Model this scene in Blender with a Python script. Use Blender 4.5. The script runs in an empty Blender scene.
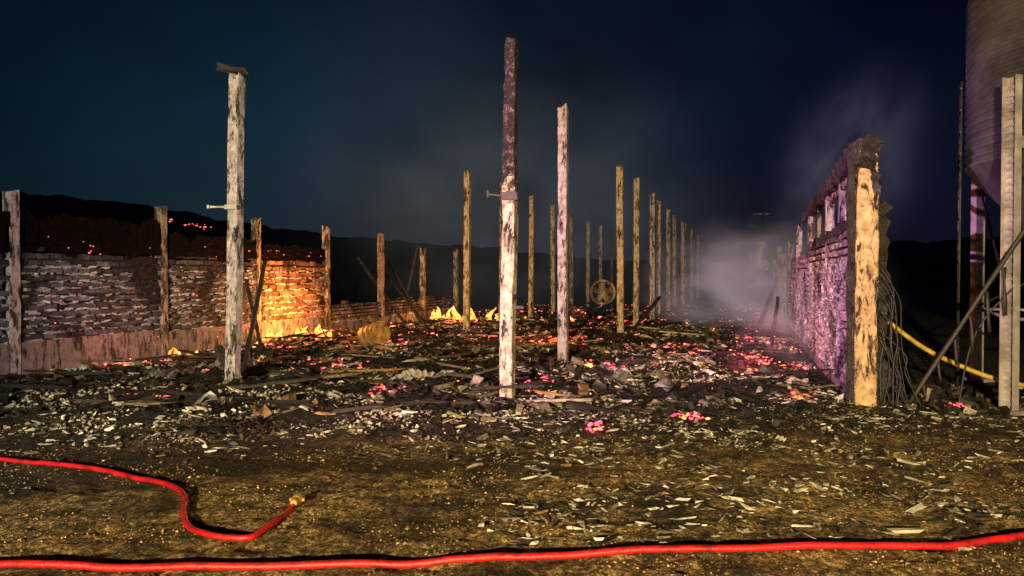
import bpy, math, random
import numpy as np
from mathutils import Vector, noise, Matrix
random.seed(7); rng=np.random.default_rng(7)
S=bpy.context.scene
S.view_settings.view_transform='Standard'; S.view_settings.look='None'; S.view_settings.exposure=0
K=0.309
AX=Vector((K,1,0)).normalized(); YAW=-math.atan(K)
def bp(o,y,z=0): return (o+K*y,y,z)

# ---------------------------------------------------------------- helpers
def link(o,parent=None):
    S.collection.objects.link(o)
    if parent: o.parent=parent
    return o
def empty(name,loc=(0,0,0)):
    e=bpy.data.objects.new(name,None); e.location=loc; e.empty_display_size=.2; return link(e)
def meshobj(name,v,f,mat=None,parent=None,smooth=False,tone=None):
    m=bpy.data.meshes.new(name); m.from_pydata([tuple(a) for a in v] if not isinstance(v,np.ndarray) else v.tolist(),[],f if isinstance(f,list) else f.tolist())
    if tone is not None:
        a=m.attributes.new('tone','FLOAT_COLOR','POINT'); a.data.foreach_set('color',np.ascontiguousarray(tone,dtype=np.float32).ravel())
    if mat: m.materials.append(mat)
    if smooth: m.polygons.foreach_set('use_smooth',[True]*len(m.polygons))
    m.update()
    return link(bpy.data.objects.new(name,m),parent)
BOXV=np.array([[-1,-1,-1],[1,-1,-1],[1,1,-1],[-1,1,-1],[-1,-1,1],[1,-1,1],[1,1,1],[-1,1,1]],float)*.5
BOXF=np.array([[0,3,2,1],[4,5,6,7],[0,1,5,4],[1,2,6,5],[2,3,7,6],[3,0,4,7]])
OCTV=np.array([[1,0,0],[0,1,0],[-1,0,0],[0,-1,0],[0,0,1],[0,0,-1]],float)*.5
OCTF=np.array([[0,1,4],[1,2,4],[2,3,4],[3,0,4],[1,0,5],[2,1,5],[3,2,5],[0,3,5]])
def scatter(name,C,Z,yaw,tx,ty,tones,mat,base='box',jit=.15,parent=None):
    C=np.asarray(C,float);Z=np.asarray(Z,float);n=len(C)
    bv,bf=(BOXV,BOXF) if base=='box' else (OCTV,OCTF)
    k=len(bv)
    V=np.repeat(bv[None],n,0)+rng.uniform(-jit,jit,(n,k,3))*.5
    V=V*Z[:,None,:]
    def R(a,ax):
        a=np.broadcast_to(np.asarray(a,float),(n,)); c,s=np.cos(a),np.sin(a);M=np.zeros((n,3,3));i,j={0:(1,2),1:(2,0),2:(0,1)}[ax]
        M[:,ax,ax]=1;M[:,i,i]=c;M[:,j,j]=c;M[:,i,j]=-s;M[:,j,i]=s;return M
    M=R(yaw,2)@R(ty,1)@R(tx,0)
    V=np.einsum('nij,nkj->nki',M,V)+C[:,None,:]
    F=(bf[None]+(np.arange(n)*k)[:,None,None]).reshape(-1,bf.shape[1])
    T=np.ones((n,4));T[:,:3]=tones
    return meshobj(name,V.reshape(-1,3),F,mat,parent,tone=np.repeat(T,k,0))
def catmull(pts,sub):
    P=[Vector(p) for p in pts];out=[]
    for i in range(len(P)-1):
        a=P[max(i-1,0)];b=P[i];c=P[i+1];d=P[min(i+2,len(P)-1)]
        for s in range(sub):
            t=s/sub;out.append(.5*((2*b)+(c-a)*t+(2*a-5*b+4*c-d)*t*t+(3*b-a-3*c+d)*t**3))
    out.append(P[-1]);return out
def tube(name,pts,r,mat,parent=None,seg=10,sub=8,rough=0):
    P=catmull(pts,sub) if sub>1 else [Vector(p) for p in pts];v=[];f=[];n=len(P)
    for i,p in enumerate(P):
        t=(P[min(i+1,n-1)]-P[max(i-1,0)]).normalized()
        up=Vector((0,0,1)) if abs(t.z)<.9 else Vector((1,0,0))
        a=t.cross(up).normalized();b=a.cross(t)
        rr=r(i/(n-1)) if callable(r) else r
        for s in range(seg):
            q=2*math.pi*s/seg; k=rr*(1+rough*random.uniform(-1,1)); v.append(p+a*math.cos(q)*k+b*math.sin(q)*k)
    for i in range(n-1):
        for s in range(seg):
            s2=(s+1)%seg;f.append([i*seg+s,i*seg+s2,(i+1)*seg+s2,(i+1)*seg+s])
    f.append(list(range(seg))[::-1]);f.append([(n-1)*seg+s for s in range(seg)])
    return meshobj(name,v,f,mat,parent,smooth=True)
def boxes(name,L,mat,parent=None,jit=0.0):
    n=len(L)
    return scatter(name,[l[0] for l in L],[l[1] for l in L],[l[2] for l in L],[l[3] if len(l)>3 else 0 for l in L],[l[4] if len(l)>4 else 0 for l in L],np.full((n,3),.5),mat,jit=jit,parent=parent)
def beam(name,a,b,w,mat,parent=None,rough=.25,seg=10):
    a=Vector(a);b=Vector(b);t=(b-a).normalized();up=Vector((0,0,1)) if abs(t.z)<.9 else Vector((1,0,0))
    s=t.cross(up).normalized();u=s.cross(t);v=[];f=[]
    for i in range(seg+1):
        p=a.lerp(b,i/seg)
        for (i1,i2) in ((-1,-1),(1,-1),(1,1),(-1,1)):
            v.append(p+s*i1*w*.5*(1+random.uniform(-rough,rough))+u*i2*w*.5*(1+random.uniform(-rough,rough)))
    for i in range(seg):
        for k in range(4):
            k2=(k+1)%4;f.append([i*4+k,i*4+k2,i*4+4+k2,i*4+4+k])
    f.append([3,2,1,0]);f.append([seg*4+k for k in range(4)])
    return meshobj(name,v,f,mat,parent)

def fb(x,y,z=0,o=3): return noise.fractal(Vector((x,y,z)),1.0,2.0,o)
def ss(a,b,x): t=min(1,max(0,(x-a)/(b-a)));return t*t*(3-2*t)
def gh(x,y):
    d=math.hypot(x,y)
    h=.035*fb(x*.35,y*.35,3,2)+(.022*fb(x*2.2,y*2.2,1,2) if d<40 else 0)
    if d<12: h+=.020*fb(x*7,y*7,1,4)
    o=x-K*y
    m=ss(7.2,9.5,y)*ss(-11.6,-10.6,o)*(1-ss(.5,1.6,o))*(1-ss(60,70,y))
    if m>0: h+=m*(.05+.14*max(-.3,fb(x*.7,y*.7,9,3))+.05*fb(x*3,y*3,5,2))
    return h

# ---------------------------------------------------------------- materials
def newmat(n):
    m=bpy.data.materials.new(n);m.use_nodes=True;nt=m.node_tree;b=nt.nodes['Principled BSDF'];return m,nt,b
def N(nt,t,**k):
    n=nt.nodes.new(t)
    for a,v in k.items(): setattr(n,a,v)
    return n
def ramp(nt,inp,stops):
    r=N(nt,'ShaderNodeValToRGB');e=r.color_ramp.elements
    e[0].position=stops[0][0];e[0].color=(*stops[0][1],1)
    e[1].position=stops[-1][0];e[1].color=(*stops[-1][1],1)
    for p,c in stops[1:-1]:
        q=e.new(p);q.color=(*c,1)
    nt.links.new(inp,r.inputs[0]);return r.outputs[0]
def noi(nt,co,scale,detail=6,rough=.6,dist=0):
    n=N(nt,'ShaderNodeTexNoise');n.inputs['Scale'].default_value=scale;n.inputs['Detail'].default_value=detail;n.inputs['Roughness'].default_value=rough;n.inputs['Distortion'].default_value=dist
    nt.links.new(co,n.inputs['Vector']);return n.outputs[0]
def mix(nt,a,b,f,mode='MIX'):
    m=N(nt,'ShaderNodeMix',data_type='RGBA',blend_type=mode)
    for s,i in ((f,0),(a,6),(b,7)):
        if hasattr(s,'links'): nt.links.new(s,m.inputs[i])
        elif i==0: m.inputs[0].default_value=s
        else: m.inputs[i].default_value=(*s,1)
    return m.outputs[2]
def bump(nt,b,h,st=.5,dist=.02):
    n=N(nt,'ShaderNodeBump');n.inputs['Strength'].default_value=st;n.inputs['Distance'].default_value=dist
    nt.links.new(h,n.inputs['Height']);nt.links.new(n.outputs[0],b.inputs['Normal'])
def pos(nt): return N(nt,'ShaderNodeNewGeometry').outputs['Position']
def g(v): return (v,v,v)

def concrete(name,soot=.5,base=(.5,.47,.4),zchar=None,rust=.45,zamp=6):
    m,nt,b=newmat(name);L=nt.links;P=pos(nt)
    c=ramp(nt,noi(nt,P,9,8,.7),[(.34,tuple(k*.4 for k in base)),(.6,base)])
    mp=N(nt,'ShaderNodeMapping');mp.inputs['Scale'].default_value=(6,6,1.8);L.new(P,mp.inputs[0])
    s=ramp(nt,noi(nt,mp.outputs[0],1.5,10,.78,.5),[(soot-.03,g(1)),(soot+.04,g(0))])
    c=mix(nt,c,(.014,.011,.01),s)
    if rust:
        r=ramp(nt,noi(nt,mp.outputs[0],2.3,6,.6),[(.53,g(0)),(.66,g(rust))]);c=mix(nt,c,(.3,.16,.06),r)
    if zchar:
        sp=N(nt,'ShaderNodeSeparateXYZ');L.new(P,sp.inputs[0])
        ad=N(nt,'ShaderNodeMath',operation='MULTIPLY_ADD');L.new(noi(nt,P,5,9,.8),ad.inputs[0]);ad.inputs[1].default_value=zamp;L.new(sp.outputs[2],ad.inputs[2])
        mr=N(nt,'ShaderNodeMapRange');L.new(ad.outputs[0],mr.inputs[0]);mr.inputs[1].default_value=zchar+zamp/2;mr.inputs[2].default_value=zchar+zamp/2+.4
        cc=ramp(nt,noi(nt,P,13,9,.8,.4),[(.44,(.005,.004,.004)),(.55,(.02,.013,.012)),(.66,(.26,.17,.16))])
        c=mix(nt,c,cc,mr.outputs[0])
    L.new(c,b.inputs['Base Color']);b.inputs['Roughness'].default_value=.9
    bump(nt,b,noi(nt,P,38,8,.75),.9,.03);return m
M_post=concrete('sooty_concrete',.46,(.55,.48,.34),zchar=5.6,zamp=9)
M_postd=concrete('heavily_sooted_concrete',.5,(.42,.37,.3))
M_postp=concrete('pale_concrete',.465,(.52,.46,.46),rust=.2,zchar=5.6,zamp=9)
M_postf=concrete('charred_top_concrete',.455,(.64,.57,.42),zchar=2.45,rust=.2)
M_end=concrete('end_pier_plaster',.465,(.66,.48,.22))
M_plinth=concrete('plinth_render',.46,(.25,.22,.21),rust=0)

def tonemat(name,rough=.9,soot=None,bs=30,metal=0,spec=.3,bst=.7):
    m,nt,b=newmat(name);L=nt.links;P=pos(nt)
    a=N(nt,'ShaderNodeAttribute',attribute_name='tone')
    c=mix(nt,a.outputs['Color'],ramp(nt,noi(nt,P,14,6,.7),[(.3,g(.3)),(.66,g(1.1))]),1.0,'MULTIPLY')
    if soot is not None:
        s=ramp(nt,noi(nt,P,1.1,7,.7,.5),[(soot-.07,g(1)),(soot+.06,g(0))]);c=mix(nt,c,(.012,.011,.011),s)
    L.new(c,b.inputs['Base Color']);b.inputs['Roughness'].default_value=rough;b.inputs['Metallic'].default_value=metal;b.inputs['Specular IOR Level'].default_value=spec
    bump(nt,b,noi(nt,P,bs,5,.7),bst,.015);return m
M_brick=tonemat('burnt_brick',.9,.46)
M_rub=tonemat('rubble_fragments',.8,None)
M_peb=tonemat('gravel_stones',.75,None)
M_sheet=tonemat('crumpled_roof_sheet',.55,.47,20,.4)

def charred(name='charred_timber',hi=.1,spec=.4):
    m,nt,b=newmat(name);L=nt.links;P=pos(nt)
    c=ramp(nt,noi(nt,P,9,7,.7),[(.35,g(hi*.06)),(.6,(hi*.3,hi*.26,hi*.24)),(.78,(hi,hi*.88,hi*.78))]);L.new(c,b.inputs['Base Color']);b.inputs['Roughness'].default_value=.85;b.inputs['Specular IOR Level'].default_value=spec
    v=N(nt,'ShaderNodeTexVoronoi');v.inputs['Scale'].default_value=28;L.new(P,v.inputs['Vector']);bump(nt,b,v.outputs[0],.8,.02);return m
M_char=charred()
M_soot=charred('burnt_bitumen_felt',.01,.05)

def ground():
    m,nt,b=newmat('scorched_dirt');L=nt.links;P=pos(nt)
    fine=ramp(nt,noi(nt,P,26,10,.85),[(.41,(.014,.009,.004)),(.5,(.2,.125,.045)),(.59,(.85,.6,.28))])
    mid=ramp(nt,noi(nt,P,6,8,.8,.4),[(.40,g(.14)),(.55,g(1.3))])
    big=ramp(nt,noi(nt,P,1.5,7,.7,.5),[(.38,g(.15)),(.55,g(1.2))])
    dirt=mix(nt,mix(nt,fine,mid,.85,'MULTIPLY'),big,.95,'MULTIPLY')
    ash=ramp(nt,noi(nt,P,12,9,.8),[(.42,g(.006)),(.56,(.04,.036,.03)),(.68,(.28,.24,.17))])
    sp=N(nt,'ShaderNodeSeparateXYZ');L.new(P,sp.inputs[0])
    mr=N(nt,'ShaderNodeMapRange');L.new(sp.outputs[1],mr.inputs[0]);mr.inputs[1].default_value=5.6;mr.inputs[2].default_value=9.2
    ad=N(nt,'ShaderNodeMath',operation='MULTIPLY_ADD');L.new(noi(nt,P,1.3,8,.7),ad.inputs[0]);ad.inputs[1].default_value=2.4;L.new(mr.outputs[0],ad.inputs[2])
    ad2=N(nt,'ShaderNodeMath',operation='MULTIPLY');L.new(ad.outputs[0],ad2.inputs[0]);ad2.inputs[1].default_value=.4
    f=ramp(nt,ad2.outputs[0],[(.58,g(0)),(.74,g(1))])
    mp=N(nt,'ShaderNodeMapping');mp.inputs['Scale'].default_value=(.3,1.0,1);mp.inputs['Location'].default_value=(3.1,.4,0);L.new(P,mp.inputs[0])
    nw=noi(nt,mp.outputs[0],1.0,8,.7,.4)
    def shadow_blob(cx,cy,sx,sy):
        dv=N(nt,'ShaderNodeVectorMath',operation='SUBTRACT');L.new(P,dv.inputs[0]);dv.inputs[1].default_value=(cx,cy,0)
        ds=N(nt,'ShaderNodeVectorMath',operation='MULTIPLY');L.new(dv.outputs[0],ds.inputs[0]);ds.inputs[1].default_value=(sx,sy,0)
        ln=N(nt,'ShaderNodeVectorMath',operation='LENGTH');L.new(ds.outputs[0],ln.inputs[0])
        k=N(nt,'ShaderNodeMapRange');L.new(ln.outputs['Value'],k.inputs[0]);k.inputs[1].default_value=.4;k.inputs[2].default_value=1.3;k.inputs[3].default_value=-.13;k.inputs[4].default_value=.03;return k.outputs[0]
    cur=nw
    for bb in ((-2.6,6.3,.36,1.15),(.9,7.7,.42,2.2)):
        aw=N(nt,'ShaderNodeMath',operation='ADD');L.new(cur,aw.inputs[0]);L.new(shadow_blob(*bb),aw.inputs[1]);cur=aw.outputs[0]
    w=ramp(nt,cur,[(.44,g(1)),(.54,g(0))])  # noise bands plus placed patches: foreground shadow painted into the dirt colour
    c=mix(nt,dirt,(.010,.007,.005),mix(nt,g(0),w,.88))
    c=mix(nt,c,ash,f)
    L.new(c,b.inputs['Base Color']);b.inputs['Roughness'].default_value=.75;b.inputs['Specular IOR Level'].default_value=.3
    bump(nt,b,noi(nt,P,22,10,.85),1.0,.09);return m
M_ground=ground()

def simple(name,col,rough=.5,metal=0,nscale=12,var=.5,bst=.2):
    m,nt,b=newmat(name);P=pos(nt)
    c=ramp(nt,noi(nt,P,nscale,6,.65),[(.32,tuple(k*(1-var) for k in col)),(.66,col)])
    nt.links.new(c,b.inputs['Base Color']);b.inputs['Roughness'].default_value=rough;b.inputs['Metallic'].default_value=metal
    bump(nt,b,noi(nt,P,nscale*4,4,.6),bst,.01);return m
M_hose=simple('red_fire_hose_rubber',(.5,.006,.012),.5,0,9,.75,.6)
M_brass=simple('brass_coupling',(.6,.36,.1),.45,.5,20,.6)
M_galv=simple('galvanised_steel',(.55,.49,.52),.42,.2,2.6,.7)
M_silo=simple('sooty_silo_steel',(.22,.21,.26),.35,.5,1.0,.9)
M_yel=simple('yellow_pipe',(.55,.36,.04),.5,0,8,.6)
M_blk=simple('black_cable',(.015,.015,.015),.5)
M_rust=simple('scorched_rusty_metal',(.5,.27,.07),.6,.2,7,.85,.5)
M_iron=simple('dark_iron',(.05,.045,.04),.6,.4)
M_white=simple('scorched_white_paint',(.5,.46,.4),.6,0,6,.7)
M_hill=simple('dark_hillside',(.02,.025,.02),1,0,.2,.6,0)

def embermat():
    m,nt,b=newmat('glowing_embers');L=nt.links
    a=N(nt,'ShaderNodeAttribute',attribute_name='tone');P=pos(nt)
    s=ramp(nt,noi(nt,P,16,5,.7),[(.38,g(0)),(.56,g(1))])
    b.inputs['Base Color'].default_value=(.01,.008,.008,1)
    L.new(a.outputs['Color'],b.inputs['Emission Color'])
    mm=N(nt,'ShaderNodeMath',operation='MULTIPLY');L.new(s,mm.inputs[0]);mm.inputs[1].default_value=7;L.new(mm.outputs[0],b.inputs['Emission Strength'])
    m.cycles.emission_sampling='NONE';return m
M_ember=embermat()
def flamemat():
    m,nt,b=newmat('fire_flame');L=nt.links;P=pos(nt)
    b.inputs['Base Color'].default_value=(0,0,0,1)
    c=ramp(nt,noi(nt,P,12,4,.6),[(.33,(1,.08,.006)),(.48,(1,.22,.02)),(.62,(1,.6,.14))]);L.new(c,b.inputs['Emission Color']);b.inputs['Emission Strength'].default_value=3.2
    m.cycles.emission_sampling='NONE';return m
M_flame=flamemat()

# ---------------------------------------------------------------- world
W=bpy.data.worlds.new("World");S.world=W;W.use_nodes=True;nt=W.node_tree;L=nt.links
bg=nt.nodes['Background']
tc=N(nt,'ShaderNodeTexCoord');sp=N(nt,'ShaderNodeSeparateXYZ');L.new(tc.outputs['Generated'],sp.inputs[0])
base=ramp(nt,sp.outputs[2],[(0.0,(.0150,.0150,.0190)),(.09,(.0110,.0165,.0250)),(.2,(.0072,.0150,.0255)),(.38,(.0022,.0064,.0145)),(1,(.001,.003,.008))])
mpx=N(nt,'ShaderNodeMapRange');L.new(sp.outputs[0],mpx.inputs[0]);mpx.inputs[1].default_value=-.6;mpx.inputs[2].default_value=.6
side=ramp(nt,mpx.outputs[0],[(0,(.25,.65,.7)),(.25,(.65,.95,.95)),(.42,(1.6,1.4,1.25)),(.62,(1.0,.9,1.0)),(.82,(.3,.3,.5)),(1,(.25,.2,.4))])
c=mix(nt,base,side,1.0,'MULTIPLY')
sm=ramp(nt,noi(nt,tc.outputs['Generated'],2.6,6,.5,.4),[(.3,g(.5)),(.7,g(1.6))])
c=mix(nt,c,sm,1.0,'MULTIPLY')
sky=N(nt,'ShaderNodeTexSky',sky_type='NISHITA');sky.sun_disc=False;sky.sun_elevation=math.radians(-8);sky.sun_rotation=math.radians(200)
c2=mix(nt,c,sky.outputs[0],.05,'ADD')
L.new(c2,bg.inputs[0]);bg.inputs[1].default_value=1.0

# ---------------------------------------------------------------- camera
cam=bpy.data.cameras.new('camera');co=bpy.data.objects.new('camera',cam);link(co)
cam.lens=26;cam.sensor_width=36;cam.clip_end=2000;co.location=(0,0,1.6);co.rotation_euler=(math.radians(90-.93),0,0);S.camera=co

# ---------------------------------------------------------------- ground
def axis(a,flo,fhi,s1,s2):
    s=s1;x=a[0];l=[]
    while x>flo: s*=1.25;x-=s;l.append(x)
    x=a[-1];s=s2;r=[]
    while x<fhi: s*=1.25;x+=s;r.append(x)
    return l[::-1]+a+r
xs=axis(list(np.arange(-8,9,.04)),-500,500,.06,.06);ys=axis(list(np.arange(3.2,9,.034))+list(np.arange(9,26,.12)),-60,700,.1,.15)
v=[(x,y,gh(x,y)) for y in ys for x in xs];nx=len(xs)
f=[[j*nx+i,j*nx+i+1,(j+1)*nx+i+1,(j+1)*nx+i] for j in range(len(ys)-1) for i in range(nx-1)]
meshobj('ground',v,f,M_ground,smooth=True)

# hillside
RP=[(-1.6,.118),(-.69,.114),(-.556,.103),(-.489,.094),(-.354,.069),(-.246,.055),(-.084,.042),(.12,.024),(.25,.018),(.39,.03),(.484,.044),(.69,.052),(1.6,.055)]
v=[];f=[];n=420;dist=[55,70,85,92,110,160]
for i in range(n):
    t=-1.6+3.2*i/(n-1);e=np.interp(t,[a for a,_ in RP],[b for _,b in RP])
    H=e*92+1.6
    for j,d in enumerate(dist):
        h=[-.5,.42,.85,1,.97,.5][j]*H
        if j in(1,2,3,4): h+=.5*fb(t*30,d*.1,2,4)+(.28*abs(fb(t*170,1,d,3)))
        v.append((t*d,d,h))
m=len(dist)
for i in range(n-1):
    for j in range(m-1): f.append([i*m+j,(i+1)*m+j,(i+1)*m+j+1,i*m+j+1])
meshobj('hillside',v,f,M_hill,smooth=False)

# ---------------------------------------------------------------- posts
def post(o,y,h,w=.165,mat=M_post,lean=(0,0),parent=None,name='concrete_post',seg=40,x=None,burn=None):
    cx=(o+K*y) if x is None else x
    v=[];f=[];ca,sa=math.cos(YAW),math.sin(YAW);ch=.12
    prof=[(-1,-1+ch),(-1+ch,-1),(1-ch,-1),(1,-1+ch),(1,1-ch),(1-ch,1),(-1+ch,1),(-1,1-ch)]
    z0=-.2;r=random.random()*50
    for i in range(seg+1):
        z=z0+(h-z0)*i/seg
        bn=ss(burn,h,z) if burn else 0
        for k,(a,b) in enumerate(prof):
            q=1+(.05+.3*bn)*noise.noise(Vector((k*1.7+r,z*(3.1+3*bn),r)))+(-.7*max(0,noise.noise(Vector((k*.6+r,z*2.6,r+9)))-.25))-.22*bn
            a2,b2=a*w/2*q,b*w/2*q
            zz=z+(random.uniform(-.14,.05) if i==seg else 0)
            v.append((cx+a2*ca-b2*sa+lean[0]*zz+.012*noise.noise(Vector((r,z*.7,0))),y+a2*sa+b2*ca+lean[1]*zz,zz))
    for i in range(seg):
        for k in range(8):
            k2=(k+1)%8;f.append([i*8+k,i*8+k2,i*8+8+k2,i*8+8+k])
    f.append([seg*8+k for k in range(8)])
    return meshobj(name,v,f,mat,parent)
fp=empty('concrete_post')
post(0,9.55,4.67,.17,M_postf,(.012,0),fp,'shaft',x=-.06,seg=110,burn=2.6)
boxes('bracket',[((-.17,9.47,2.63),(.3,.022,.022),.1,.05,.1),((-.03,9.45,2.62),(.2,.03,.1),-.29,0,0),((-.31,9.47,2.65),(.02,.03,.09),0,0,0),((.05,9.45,1.2),(.2,.02,.04),-.3)],M_iron,fp,.1)
post(-3.17,13.2,4.64,.165,M_postp,seg=80)
for y in (19.5,22.7,26.1,29.5,32.9,36.2,39.6,43,46.4,50,54):
    post(-3.17+random.uniform(-.1,.1),y,4.6+random.uniform(-.12,.1),.17,random.choice([M_post,M_post,M_postp,M_post]),(random.uniform(-.008,.008),0))
lp=empty('concrete_post')
post(0,10.4,4.42,.165,M_postp,(.018,0),lp,'shaft',x=-3.93,seg=90)
boxes('top_bracket',[((-3.88,10.38,4.47),(.38,.16,.05),-.3,0,.16),((-4.0,10.38,4.52),(.16,.12,.05),-.3,0,.3)],M_iron,lp,.3)
boxes('side_bracket',[((-4.04,10.3,2.56),(.34,.025,.025),0,0,0),((-3.9,10.28,2.56),(.2,.03,.06),-.29,0,0),((-4.21,10.3,2.56),(.03,.08,.045),0,0,0)],M_white,lp,.1)
for y,h in ((21.2,4.64),(24.3,4.6),(27.7,4.6),(31,4.55),(34.4,4.5),(38,4.5),(41.5,4.5),(45,4.5)):
    post(-7.85,y,h+random.uniform(-.1,.05),.17,M_postd if y in (24.3,34.4) else M_post,(random.uniform(-.01,.01),0))

# ---------------------------------------------------------------- brick walls
def brickpanel(name,o,y1,y2,z0,z1,parent,rag=.25,rh=.11,bl=.26,th=.14,tones=((.42,.4,.38),(.25,.24,.23)),shadowf=None,lum=1.0):
    Ltot=(y2-y1)*math.sqrt(1+K*K);C=[];Z=[];T=[];rows=int((z1-z0)/rh);cols=int(Ltot/bl)+1
    for r in range(rows):
        for c in range(cols):
            s=(c+.5*(r%2))*bl
            if s<.05 or s>Ltot-.02: continue
            y=y1+s/math.sqrt(1+K*K);z=z0+(r+.5)*rh
            lim=z1-rag*max(0,fb(y*1.3,o,4,3)+.3)
            if z>lim or random.random()<.02: continue
            C.append((o+K*y+random.gauss(0,.009),y,z));Z.append((th+random.uniform(-.02,.02),bl*random.uniform(.84,.95),rh*random.uniform(.5,.78)))
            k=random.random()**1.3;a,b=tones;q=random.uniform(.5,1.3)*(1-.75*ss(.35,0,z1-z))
            if shadowf: q*=shadowf(y,z)
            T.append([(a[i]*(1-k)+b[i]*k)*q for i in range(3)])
    n=len(C)
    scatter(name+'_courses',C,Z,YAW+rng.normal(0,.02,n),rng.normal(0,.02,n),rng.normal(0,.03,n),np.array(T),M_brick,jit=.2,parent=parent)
    zc=z1-rag-.12;ym=(y1+y2)/2
    boxes(name+'_mortar_core',[((o+K*ym,ym,(z0+zc)/2),(th-.07,Ltot-.04,zc-z0),YAW)],M_char,parent)
    n=int(260*Ltot*lum);yy=rng.uniform(y1,y2,n);rr=rng.integers(0,max(1,int((zc-z0)/rh)),n);zz=z0+rr*rh+rng.normal(0,.014,n)
    side=rng.choice([-1,1],n);xx=o+K*yy+side*(th/2)*1.05
    q=np.array([shadowf(a,b) if shadowf else 1 for a,b in zip(yy,zz)])[:,None]
    scatter(name+'_mortar',np.c_[xx,yy,zz],np.c_[rng.uniform(.015,.04,n),rng.uniform(.03,.16,n),rng.uniform(.012,.034,n)],np.full(n,YAW),rng.normal(0,.08,n),0,rng.uniform(.3,.75,(n,1))*q*np.array([[.95,.97,1]]),M_brick,jit=.6,parent=parent)
lw=empty('burnt_brick_wall')
OL=-11.45
yl=[11.6,14.6,17.45,20.4,23.5,26.6,29.7]
hl=[2.95,2.95,2.95,2.95,2.93,2.6,2.7]
for i,(y,h) in enumerate(zip(yl,hl)): post(OL+.02,y,h,.17,[M_postp,M_postd,M_postd,M_postd,M_post,M_postd,M_postd][i],(0,0),lw,'pilaster_%d'%(i+1),24)
def s1(y,z):
    e=ss(.0,.5,z-(2.6-1.1*(y-12.6))+.25*fb(y*2,z*2,3)) ; return 1-.9*e*ss(0,.3,y-12.4)  # diagonal cast shadow painted into the brick and mortar tones
gt=((.14,.16,.21),(.06,.065,.085))
brickpanel('panel_1',OL,11.72,14.5,.55,2.15,lw,.12,.12,.26,tones=gt,shadowf=s1)
brickpanel('panel_2',OL,14.72,17.35,.5,2.12,lw,.14,.12,.26,tones=((.15,.145,.15),(.08,.075,.075)))
brickpanel('panel_3',OL,17.57,20.3,.5,2.25,lw,.2,.15,.3,tones=((.34,.2,.12),(.15,.08,.05)))
brickpanel('panel_0',OL,8.2,11.48,.55,2.15,lw,.12,.12,.26,tones=gt)
brickpanel('panel_4',OL,20.5,29.5,.3,.9,lw,.3,.1,.26,tones=((.26,.21,.17),(.13,.1,.09)))
for (a,b,zt) in ((11.75,14.5,2.62),(14.7,17.35,2.45),(17.6,20.2,2.35),(8.2,11.5,2.6)):
    v=[];f=[];nu,nv=60,8
    for i in range(nu):
        y=a+(b-a)*i/(nu-1);top=zt+.14*fb(y*2.2,1,7,4);bot=2.05-.2*max(0,fb(y*3,4,2,4))-.05
        for j in range(nv):
            t=j/(nv-1);o=OL+.1+.03*fb(y*3,t*4,6,3);v.append((o+K*y,y,top+(bot-top)*t))
    for i in range(nu-1):
        for j in range(nv-1): f.append([i*nv+j,(i+1)*nv+j,(i+1)*nv+j+1,i*nv+j+1])
    meshobj('burnt_felt',v,f,M_soot,lw)
pl=[]
for a,b,h in ((8.2,11.5,.55),(11.7,14.5,.55),(14.7,17.35,.5),(17.55,20.3,.5),(20.5,29.6,.3)):
    ym=(a+b)/2;pl.append(((OL+K*ym,ym,h/2-.1),(.19,(b-a)*1.0467,h+.2),YAW))
boxes('plinth',pl,M_plinth,lw)

rw=empty('burnt_brick_wall')
OR=1.48
for i,(a,b) in enumerate(((9.15,12.2),(12.4,15.4),(15.6,18.6),(18.8,22))):
    brickpanel('panel_%d'%(i+1),OR,a,b,.12,2.3-.05*i,rw,.2 if i<3 else .4,.11,.24,.15,tones=((.65,.52,.48),(.3,.23,.22)),lum=1.8)
boxes('plinth',[((OR+K*15.6,15.6,.0),(.22,13.4,.3),YAW)],M_plinth,rw)
for i,(y,h) in enumerate(((12.3,3.0),(15.5,3.0),(18.7,2.9),(22,2.7))): post(OR,y,h,.14,M_postp if i%2==0 else M_postd,(0,0),rw,'pilaster_%d'%(i+1),24)
boxes('half_pilasters',[(bp(OR,10.75,2.55),(.1,.12,.75),YAW,.05,0),(bp(OR,13.9,2.5),(.08,.08,.6),YAW,.1,0)],M_postp,rw,.15)
post(OR+.03,8.98,3.15,.25,M_end,(0.004,0),rw,'end_pier',80,burn=2.4)
beam('wall_plate',bp(OR,8.9,3.14),bp(OR,12.5,2.98),.2,M_char,rw,.6,36)
beam('wall_plate_under',bp(OR,8.9,2.94),bp(OR,12.0,2.82),.09,M_postd,rw,.5,30)
beam('wall_plate_far',bp(OR,12.4,3.0),bp(OR,16.9,2.9),.15,M_char,rw,.6,34)
beam('charred_corner_stud',bp(OR-.15,8.95,.1),bp(OR-.14,8.97,3.15),.07,M_char,rw,.6,30)
beam('charred_pier_head',(4.2,8.84,2.9),(4.30,8.86,3.24),.14,M_char,rw,.7,8)
beam('charred_pier_scar',(4.38,8.86,2.4),(4.30,8.86,3.05),.07,M_char,rw,.8,10)
beam('sill',bp(OR-.02,9.1,2.28),bp(OR-.02,14.5,2.2),.13,M_char,rw,.6,30)
beam('brace',bp(OR,9.2,2.4),bp(OR,10.6,3.1),.07,M_char,rw,.4)
beam('hanging_strip',bp(OR+.21,8.95,.05),bp(OR+.22,9.0,2.5),.13,M_char,rw,.6,30)
for y,h in ((25.2,2.4),(28.4,2.8),(31.6,2.3)): post(OR,y,h,.17,M_postd,(0,0),rw,'far_pilaster',16)

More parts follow.
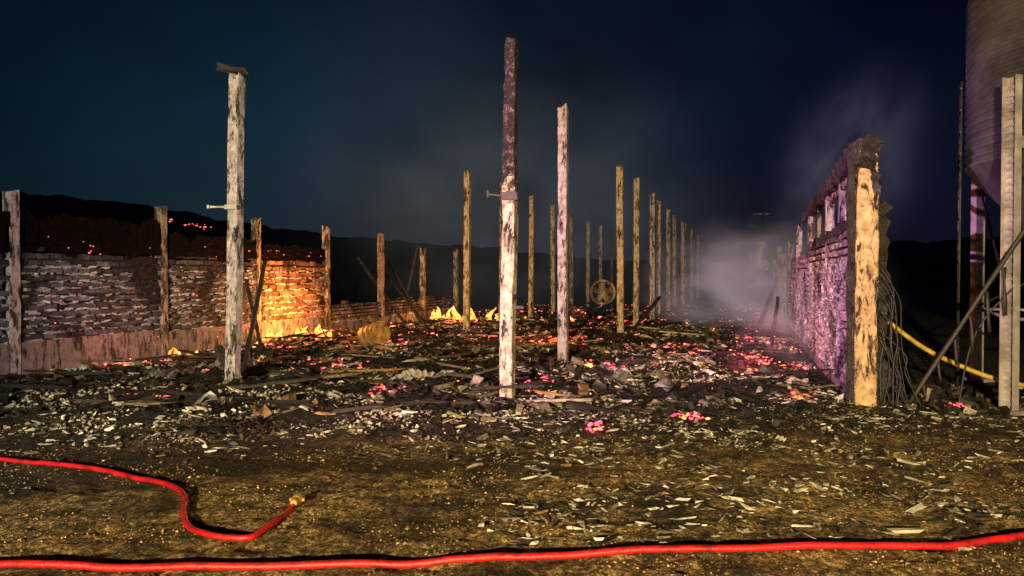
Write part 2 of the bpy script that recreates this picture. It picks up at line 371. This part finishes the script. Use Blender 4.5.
cb=empty('dangling_cables')
for k in range(16):
    x=4.42+random.uniform(0,.28);y=8.85+random.uniform(-.1,.15);z=random.uniform(.7,1.9)
    tube('cable_%d'%k,[(4.38,y,z),(x,y-.03,z-.3),(x+random.uniform(-.06,.08),y-.04,z*.45),(x+random.uniform(-.1,.2),y-.08,.05)],random.uniform(.004,.009),M_blk if k%4 else M_iron,cb,5,6)

# ---------------------------------------------------------------- scattered debris
def field(n,y0,y1,o0,o1,pw=1.5,thr=None,sc=.8,seed=0,edge=0):
    out=[]
    while len(out)<n:
        y=y0+(y1-y0)*random.random()**pw;o=random.uniform(o0,o1);x=o+K*y
        if edge and random.random()>ss(y0,y0+edge,y+.8*fb(x*.8,y*.8,33,3))**1.5: continue
        if thr is not None and fb(x*sc,y*sc,seed,3)<thr+random.uniform(-.15,.15): continue
        out.append((x,y))
    return np.array(out)
def Zof(P,add): return np.array([gh(x,y) for x,y in P])+add
pal=np.array([(.74,.68,.54),(.52,.46,.34),(.24,.2,.15),(.05,.042,.035),(.014,.012,.01),(.3,.17,.07)])
def tones(n,w,P=None):
    i=rng.choice(len(pal),n,p=np.array(w)/sum(w));t=pal[i]*rng.uniform(.4,1.15,(n,1))
    if P is not None:
        q=np.array([.06+1.15*ss(-.15,.3,fb(x*.55,y*.9,44,4)) for x,y in P]);t=t*q[:,None]
    return t
rub=empty('rubble_heap')
n=11000;P=field(n,6.7,36,-11.2,1.3,1.6,-.12,.7,1,2.5)
Z=np.c_[rng.uniform(.02,.09,n),rng.uniform(.03,.18,n),rng.uniform(.006,.035,n)]*rng.uniform(.35,1.1,(n,1))*(1+.02*P[:,1:2])
scatter('fragments',np.c_[P,Zof(P,rng.uniform(0,.045,n))],Z,rng.uniform(0,6.3,n),rng.normal(0,.25,n),rng.normal(0,.25,n),tones(n,[3,2,2,3,4,1],P),M_rub,jit=.8,parent=rub)
n=30000;P=field(n,5.9,22,-10,1.3,1.2,-.1,1.1,6,3.2)
Z=np.c_[rng.uniform(.01,.04,n),rng.uniform(.012,.06,n),rng.uniform(.005,.025,n)]*rng.uniform(.4,1.1,(n,1))
scatter('chips',np.c_[P,Zof(P,rng.uniform(0,.035,n))],Z,rng.uniform(0,6.3,n),rng.normal(0,.4,n),rng.normal(0,.4,n),tones(n,[4.5,3,2,2,3,.7],P),M_rub,jit=.9,parent=rub)
n=330;P=field(n,8.3,40,-11,1.2,1.3)
Z=np.c_[rng.uniform(.02,.06,n),rng.uniform(.3,1.3,n),rng.uniform(.02,.05,n)]
scatter('fallen_rafters',np.c_[P,Zof(P,rng.uniform(.02,.12,n))],Z,rng.uniform(0,6.3,n),rng.normal(0,.1,n),0,tones(n,[.2,.5,1,4,5,.5]),M_rub,jit=.5,parent=rub)
n=300;P=field(n,8.4,30,-11,1.2,1.3,-.05,.9,3)
Z=rng.uniform(.05,.18,(n,1))*np.c_[rng.uniform(.6,1.2,n),rng.uniform(.6,1.2,n),rng.uniform(.4,.8,n)]
scatter('masonry_lumps',np.c_[P,Zof(P,.02)],Z,rng.uniform(0,6.3,n),rng.normal(0,.4,n),rng.normal(0,.4,n),tones(n,[.8,1.2,2,3,2,1]),M_rub,jit=.8,parent=rub)
v=[];f=[];T=[]
for k in range(90):
    (x,y),=field(1,8.6,30,-10.8,1,1.3);a=random.uniform(0,6.3);l=random.uniform(.2,.7);w=random.uniform(.12,.35);b0=len(v);nu,nv=12,7;t=random.choice([.55,.45,.3,.12,.06])
    tl=random.gauss(0,.15);z0=gh(x,y)+.03;r=random.random()*99
    for i in range(nu):
        for j in range(nv):
            u=(i/(nu-1)-.5)*l*(1+.2*math.sin(j+r));q=(j/(nv-1)-.5)*w*(1+.25*math.sin(i*1.7+r));z=.02*math.cos(i*math.pi)+.13*fb(u*4+r,q*4,r,2)+u*tl
            v.append((x+u*math.cos(a)-q*math.sin(a),y+u*math.sin(a)+q*math.cos(a),z0+z));T.append((t,t*.95,t*.88,1))
    for i in range(nu-1):
        for j in range(nv-1): f.append([b0+i*nv+j,b0+(i+1)*nv+j,b0+(i+1)*nv+j+1,b0+i*nv+j+1])
meshobj('crumpled_roof_sheets',v,f,M_sheet,rub,tone=np.array(T))
n=42000;P=np.c_[rng.uniform(-6,8,n),3.4+5.5*rng.random(n)**1.3]
s=rng.uniform(.003,.010,n)*rng.choice([1,1,1,1,1.7],n)
scatter('gravel',np.c_[P,Zof(P,s*.1)],np.c_[s,s*rng.uniform(.7,1.5,n),s*.7]*1.5,rng.uniform(0,6.3,n),rng.normal(0,.3,n),0,(np.array([[.45,.31,.14]])*rng.uniform(.1,1.4,(n,1))*np.array([.1+1.1*ss(-.15,.25,fb(x*1.1,y*1.6,70,4)) for x,y in P])[:,None]),M_peb,'oct',.25)
def scat2(n,fn):
    o=[]
    while len(o)<n:
        p=fn()
        if fb(p[0]*.9,p[1]*.9,12,3)>random.uniform(-.4,.35): o.append(p)
    return np.array(o)
n=4800;P=scat2(n,lambda:(random.uniform(-.3,7.5),random.uniform(4.3,9.5)) if random.random()<.8 else (random.uniform(-6,3),random.uniform(6.3,8.8)))
Z=np.c_[rng.uniform(.005,.024,n),rng.uniform(.012,.085,n),rng.uniform(.004,.012,n)]*(.3+1.3*rng.random((n,1))**2)
scatter('fibre_shards',np.c_[P,Zof(P,.014)],Z,rng.uniform(0,6.3,n),rng.normal(0,.15,n),rng.normal(0,.2,n),tones(n,[4,3,3,2,1,.5])*np.array([[.95,1,1.12]]),M_rub,jit=.95)
boxes('white_board_offcut',[((2.45,4.6,gh(2.45,4.6)+.02),(.2,.035,.02),.05,0,0)],M_white,None,.3)

# embers ------------------------------------------------------
cl=[(-5.4,17.8,.5,1),(-4.7,18.6,.5,1),(-6.1,19.6,1.0,1),(-5.3,21.5,.8,1),(-2,25.2,.7,1),(-.9,24,1.1,0),(4.7,12.6,.35,0),(4.4,13.6,.4,0),(4.3,13,.25,0),(3.8,11.6,.25,0),(1.5,12,.35,0),(2.0,8.1,.15,0),(-8.2,13.5,.3,0),(-6.7,12.9,.3,0),(-5.4,15.2,.5,0),(-3.1,12.6,.5,0),(3.2,16,.6,0),(3.6,15,.35,0),(5.5,17,.5,0),(-4,22,1.2,0),(1,17,.9,0),(3.8,24,1.6,0),(-2.6,16.5,.6,0),(6.2,15.3,.4,0),(.3,10.2,.25,0),(-1.6,9.6,.2,0),(-3,28,2,1),(1,30,3,0),(.9,7.6,.1,0),(3.5,9,.15,0),(-4.6,9.3,.18,0),(5.2,8.6,.12,0),(-1.2,19,1.0,0),(-5,17.3,.8,1)]
C=[];Z=[];T=[]
def ecol(q): 
    k=random.random()
    return (q,.07*q,.15*q) if k<.4 else ((q,.09*q,.05*q) if k<.7 else (q,.26*q,.05*q))
for x,y,r,hot in cl:
    for k in range(int(22+30*r)):
        px=random.gauss(x,r*.6);py=random.gauss(y,r*.7);s=random.uniform(.008,.048)*(1+.03*y)
        o=px-K*py
        if o>1.3 and y>9: continue
        C.append((px,py,gh(px,py)+random.uniform(.02,.09)));Z.append((s,s*random.uniform(.8,2.5),s*.6));q=random.uniform(.1,1.3)**1.2
        T.append((1*q,.25*q,.04*q) if hot and random.random()<.7 else ecol(q))
for x,y in field(750,8.6,38,-11,1.2,1.0,.05,.6,21):
    s=random.uniform(.006,.026)*(1+.035*y);q=random.uniform(.08,1)**1.3;C.append((x,y,gh(x,y)+random.uniform(.02,.09)));Z.append((s,s*1.8,s*.6));T.append(ecol(q))
for k in range(80):
    y=random.uniform(11.8,20);C.append((OL+K*y+.14,y,random.choice([.35,.6,1.2,1.9,2.15,2.1,2.1])+random.gauss(0,.1)));s=random.uniform(.008,.026);Z.append((s,s*2,s));T.append((.6,.06,.05))
for k in range(22):
    t=-.455+random.uniform(-.03,.05);C.append((t*60,60,1.6+60*(.0745-(t+.455)*.2+random.gauss(0,.002))));s=random.uniform(.05,.18);Z.append((s*1.4,s,s*.6));T.append((.7,.07,.06))
n=len(C);scatter('embers',C,Z,rng.uniform(0,6.3,n),0,0,np.array(T),M_ember,'oct',.5)

def flames(x,y,s,n):
    v=[];f=[];nr=9
    for k in range(n):
        cx=x+random.gauss(0,s*1.5);cy=y+random.gauss(0,s*.8);h=s*random.uniform(.25,1)**1.3;r=max(.03,h*random.uniform(.2,.45));b0=len(v);lx=random.uniform(-.5,.5)*h;ly=random.uniform(-.4,.4)*h;zb=gh(cx,cy)+.07;sd=random.random()*99
        for i in range(8):
            t=i/7;rr=r*(math.sin(math.pi*(.3+.7*t))**.8+.02)*(1-t*.4)
            for q in range(nr):
                a=6.283*q/nr;w=1+.7*noise.noise(Vector((math.cos(a)*1.3+sd,math.sin(a)*1.3,t*3)))
                v.append((cx+lx*t*t+.15*h*math.sin(t*5+sd)*t+rr*w*math.cos(a),cy+ly*t+rr*w*math.sin(a),zb+h*t*(1+.25*noise.noise(Vector((a,sd,1))))))
        for i in range(7):
            for q in range(nr): f.append([b0+i*nr+q,b0+i*nr+(q+1)%nr,b0+i*nr+nr+(q+1)%nr,b0+i*nr+nr+q])
    meshobj('small_fire',v,f,M_flame,smooth=True)
flames(-5.35,17.4,.34,12);flames(-4.75,18.0,.22,6);flames(-1.95,25.0,.46,10);flames(2.05,23.5,.26,3);flames(-.6,24.4,.26,5);flames(-6.6,14.4,.12,4)

for a,b,w in (((-4.0,10.9,.05),(-5.2,15.6,1.9),.07),((-4.9,14.5,.05),(-5.6,15.6,1.5),.06),((-3.5,24,.1),(-5.2,25,2.2),.08),((-3.0,24.3,.1),(-4.5,26,2.4),.07),((-2.6,23,.0),(-4.2,24.5,1.7),.06),((-3.9,26,.1),(-3.3,26,2.7),.06),
  ((-4.55,11.9,.05),(-4.85,12.2,.42),.1),((-4.2,11.9,.0),(-4.35,12.2,.45),.08),((3.0,19,.1),(4.2,21,1.0),.07),((7,21,.1),(8.6,24,1.5),.1),((5.6,16,.0),(7.2,20,1.0),.08),((-.5,9.2,.2),(.4,9.3,.22),.035)):
    beam('charred_beam',a,b,w,M_char,None,.35)

def lathe(name,prof,mat,parent=None,seg=28,M=Matrix(),cap=True,smooth=False):
    v=[];f=[]
    for r,z in prof:
        for s in range(seg):
            a=6.28318*s/seg;v.append(M@Vector((r*math.cos(a),r*math.sin(a),z)))
    for i in range(len(prof)-1):
        for s in range(seg):
            s2=(s+1)%seg;f.append([i*seg+s,i*seg+s2,(i+1)*seg+s2,(i+1)*seg+s])
    if cap: f.append(list(range(seg))[::-1]);f.append([(len(prof)-1)*seg+s for s in range(seg)])
    return meshobj(name,v,f,mat,parent,smooth=smooth)
dr=empty('dented_metal_drum')
DM=Matrix.Translation((-3.0,16,.33))@Matrix.Rotation(.7,4,'Z')@Matrix.Rotation(1.35,4,'X')
lathe('body',[(.2,-.3),(.235,-.28),(.24,-.12),(.255,-.1),(.24,-.08),(.24,.08),(.255,.1),(.24,.12),(.235,.28),(.25,.3),(.22,.3),(.21,.25)],M_rust,dr,28,DM)
vf=empty('ventilation_fan')
FM=Matrix.Translation((3.55,29,.95))@Matrix.Rotation(math.pi/2-.2,4,'X')
lathe('ring',[(.42,-.12),(.5,-.12),(.5,.12),(.42,.12),(.4,0),(.42,-.12)],M_white,vf,28,FM,False)
for k in range(5):
    o=boxes('blade_%d'%k,[((.0,.2,0),(.24,.36,.02),0,0,.5)],M_white,vf);o.matrix_local=FM@Matrix.Rotation(k*1.2566,4,'Z')
boxes('legs',[((3.2,29,.35),(.06,.06,.8),0),((3.9,29,.35),(.06,.06,.8),0)],M_iron,vf)
um=empty('utility_mast')
tube('pole',[(13.5,40,0),(13.55,40,5)],.06,M_iron,um,8,1)
boxes('fittings',[((13.5,40,4.95),(.7,.08,.06),.1),((13.45,39.9,3.3),(.3,.2,.3),.2,.2,.2),((13.3,39.9,2.6),(.25,.3,.8),.2,0,.15),((13.6,40,2.2),(.5,.3,.5),.2,0,.15)],M_white,um,.4)

# ---------------------------------------------------------------- silo
si=empty('feed_silo')
CX,CY,R=7.7,9.2,1.75
prof=[(.3,1.3),(.35,1.3)];prof+=[(.35+(R-.35)*t/8,1.3+1.7*t/8) for t in range(1,9)]
zz=3.0
while zz<5.2:
    prof+=[(R,zz),(R+.028,zz+.03),(R+.028,zz+.06),(R,zz+.09)];zz+=.105
prof+=[(R+.03,5.2),(R+.03,5.24),(R-.1,5.34),(.35,6.4),(.35,6.6),(.05,6.65)]
lathe('silo_body',prof,M_silo,si,96,Matrix.Translation((CX,CY,0)),smooth=False)
boxes('silo_seams',[((CX+(R+.02)*math.cos(a),CY+(R+.02)*math.sin(a),4.1),(.05,.1,2.2),a) for a in (0.4,1.5,3.6,4.5,5.5)],M_silo,si)
legs=[(5.8,8.57,3.9),(7.08,11.2,3.2),(9.6,9.7,3.9),(8.3,7.2,3.9)]
Lb=[]
for (x,y,h) in legs:
    a=math.atan2(y-CY,x-CX);ca,sa=math.cos(a),math.sin(a)
    Lb+=[((x,y,h/2),(.02,.17,h),a),((x+.04*ca-.08*sa,y+.04*sa+.08*ca,h/2),(.09,.015,h),a),((x+.04*ca+.08*sa,y+.04*sa-.08*ca,h/2),(.09,.015,h),a),((x,y,.03),(.3,.3,.05),a)]
    z=.12
    while z<h-.05: Lb.append(((x+.024*ca,y+.024*sa,z),(.03,.14,.035),a));z+=.085
    Lb.append(((x-.12*ca,y-.12*sa,3.15),(.3,.08,.14),a))
boxes('legs',Lb,M_galv,si)
order=[legs[0],legs[1],legs[2],legs[3],legs[0]]
for i in range(4):
    a,b=order[i],order[i+1]
    tube('brace_low_%d'%i,[(a[0],a[1],1.1),(b[0],b[1],1.1)],.022,M_galv,si,6,1)
    tube('brace_diag_%d'%i,[(a[0],a[1],1.15),(b[0],b[1],2.9)],.018,M_iron,si,6,1)
for k,dx in enumerate((0,.34)):
    tube('ladder_rail_%d'%k,[(6.22+dx*.45,10.3+dx*.85,.05),(6.24+dx*.45,10.3+dx*.85,4.3)],.014,M_iron,si,6,1)
boxes('ladder_rungs',[((6.3,10.44,.3+.3*k),(.02,.34,.02),-.48) for k in range(14)],M_iron,si)
tube('yellow_feed_pipe',[(4.5,9.3,1.25),(4.66,9.5,1.16),(5.13,9.3,.73),(5.57,9.2,.49),(5.95,9.0,.33),(6.6,8.9,.2)],.03,M_yel,None,10,8)
lpz=empty('leaning_auger_tube')
tube('tube',[(4.75,8.85,.05),(5.9,8.4,2.25)],.028,M_iron,lpz,8,10,.2)
tube('conduit',[(5.2,8.6,.05),(5.35,8.65,.7),(5.5,8.6,1.1),(5.8,8.5,1.5)],.011,M_iron,lpz,6,8)
for k in range(6): tube('rag_%d'%k,[(4.9+.15*k,8.8-.06*k,.3+.28*k),(4.93+.15*k,8.8-.06*k,.15+.2*k)],.02,M_iron,lpz,5,3,.6)
n=320;P=np.c_[rng.uniform(4.7,8.5,n),rng.uniform(8.3,10.5,n)]
scatter('silo_base_litter',np.c_[P,Zof(P,.03)],np.c_[rng.uniform(.03,.1,n),rng.uniform(.05,.3,n),rng.uniform(.02,.08,n)],rng.uniform(0,6.3,n),rng.normal(0,.3,n),rng.normal(0,.3,n),tones(n,[.4,.6,1,4,4,.5]),M_rub,jit=.5)

# ---------------------------------------------------------------- hoses
def hpath(l,r):
    P=catmull([(x,y,0) for x,y in l],5)
    return [(p.x+.005*fb(p.x*3,p.y*3,8,2),p.y+.006*fb(p.x*2.5,p.y*3,3,2),sum(gh(p.x+d,p.y) for d in(-.16,-.08,0,.08,.16))/5+r+.008) for p in P]
h1=empty('fire_hose')
P1=[(-6.5,6.7),(-5.2,6.5),(-4.41,6.37),(-3.87,6.2),(-3.33,5.98),(-2.89,5.75),(-2.55,5.51),(-2.33,5.24),(-2.2,4.93),(-2.05,4.66),(-1.84,4.5),(-1.61,4.47),(-1.55,4.61),(-1.52,4.85),(-1.5,5.1)]
tube('hose',hpath(P1,.019),.019,M_hose,h1,14,3)
x,y=-1.5,5.12;z=gh(x,y)+.035
CM=Matrix.Translation((x,y,z))@Matrix.Rotation(-math.pi/2,4,'X')
lathe('coupling',[(.021,-.07),(.027,-.06),(.027,-.01),(.036,0),(.038,.012),(.033,.02),(.038,.028),(.038,.04),(.028,.045),(.028,.08),(.02,.08)],M_brass,h1,20,CM)
boxes('coupling_lugs',[((x+.042,y+.02,z),(.02,.02,.02),0),((x-.042,y+.02,z),(.02,.02,.02),0)],M_brass,h1)
h2=empty('fire_hose')
P2=[(-4.2,4.1),(-3.06,4.03),(-2.79,4.03),(-2.23,4.01),(-1.42,4.0),(-.61,4.04),(.04,4.11),(.72,4.18),(1.42,4.23),(2.13,4.29),(2.63,4.35),(3.09,4.47),(3.7,4.66),(4.8,5.1)]
tube('hose',hpath(P2,.021),.021,M_hose,h2,14,3)

# ---------------------------------------------------------------- smoke
def smoke(loc,sc,dens,em,col=(.7,.62,.8),ns=1.6,seed=0,thr=.4,rot=(0,0,0)):
    m=bpy.data.materials.new('smoke');m.use_nodes=True;nt=m.node_tree;nt.nodes.remove(nt.nodes['Principled BSDF']);L=nt.links
    try: m.cycles.volume_step_rate=3
    except Exception as e: print('step',e)
    out=nt.nodes['Material Output'];pv=N(nt,'ShaderNodeVolumePrincipled');pv.inputs['Color'].default_value=(*col,1)
    tc=N(nt,'ShaderNodeTexCoord');ln=N(nt,'ShaderNodeVectorMath',operation='LENGTH');L.new(tc.outputs['Object'],ln.inputs[0])
    mr=N(nt,'ShaderNodeMapRange',interpolation_type='SMOOTHERSTEP');L.new(ln.outputs['Value'],mr.inputs[0]);mr.inputs[1].default_value=.1;mr.inputs[2].default_value=.95;mr.inputs[3].default_value=1;mr.inputs[4].default_value=0
    mp=N(nt,'ShaderNodeMapping');mp.inputs['Location'].default_value=(seed,seed*2,0);L.new(tc.outputs['Object'],mp.inputs[0])
    nn=noi(nt,mp.outputs[0],ns,3,.6,.5);r=ramp(nt,nn,[(thr,g(0)),(thr+.3,g(1))])
    mu=N(nt,'ShaderNodeMath',operation='MULTIPLY');L.new(mr.outputs[0],mu.inputs[0]);L.new(r,mu.inputs[1])
    d=N(nt,'ShaderNodeMath',operation='MULTIPLY');L.new(mu.outputs[0],d.inputs[0]);d.inputs[1].default_value=dens;L.new(d.outputs[0],pv.inputs['Density'])
    e=N(nt,'ShaderNodeMath',operation='MULTIPLY');L.new(mu.outputs[0],e.inputs[0]);e.inputs[1].default_value=em;L.new(e.outputs[0],pv.inputs['Emission Strength']);pv.inputs['Emission Color'].default_value=(*col,1)  # glow added to the smoke, standing in for lamplight scattered in it
    L.new(pv.outputs[0],out.inputs['Volume'])
    bpy.ops.mesh.primitive_ico_sphere_add(subdivisions=3,radius=1,location=loc,rotation=rot);o=bpy.context.object;o.name='smoke_plume';o.scale=sc;o.data.materials.append(m)
smoke((7.4,23,1.2),(4.4,7,2.8),.2,.085,(.72,.62,.7),2.4,1,.36)
smoke((7.0,15.5,3.9),(1.9,2.6,3.0),.07,.036,(.46,.5,.75),2.2,4,.38,(0,.35,0))
smoke((4.8,13,.8),(1.0,3,1.2),.3,.08,(.75,.62,.75),2.0,7,.42)
smoke((0,31,4.5),(12,8,8),.025,.009,(.5,.6,.68),2.8,3,.36)

# ---------------------------------------------------------------- lamps
def spot(name,loc,tgt,P,col,ang,blend=.6,r=.12):
    l=bpy.data.lights.new(name,'SPOT');l.energy=P;l.color=col;l.spot_size=math.radians(ang);l.spot_blend=blend;l.shadow_soft_size=r
    o=bpy.data.objects.new(name,l);o.location=loc;o.rotation_euler=(Vector(tgt)-Vector(loc)).to_track_quat('-Z','Y').to_euler();link(o)
def point(name,loc,P,col,r=.25):
    l=bpy.data.lights.new(name,'POINT');l.energy=P;l.color=col;l.shadow_soft_size=r;o=bpy.data.objects.new(name,l);o.location=loc;link(o)
spot('work_light',(-3.5,-11,3.8),(2.6,14,1.8),29000,(1,.77,.36),56,.6)
spot('vehicle_lamp',(2.5,-6,1.7),(.7,6.2,0),5200,(1,.64,.24),50,.9,.08)
spot('beacon_light',(-14,-1,3.2),(4.6,12.5,2.2),30000,(1,.45,.8),23,.8)
spot('headlight',(-3.0,-9,2.0),(-7.5,13,1.6),6500,(.68,.78,1),34,.7)
point('fire_glow',(-4.9,17.9,.8),680,(1,.28,.05))
point('fire_glow',(-2,24.8,.6),320,(1,.35,.08))
point('fire_glow',(-6.4,13.0,.5),35,(1,.25,.2))
point('fire_glow',(4.2,13,.4),60,(1,.14,.2))
point('fire_glow',(0.5,17,.5),110,(1,.2,.08))
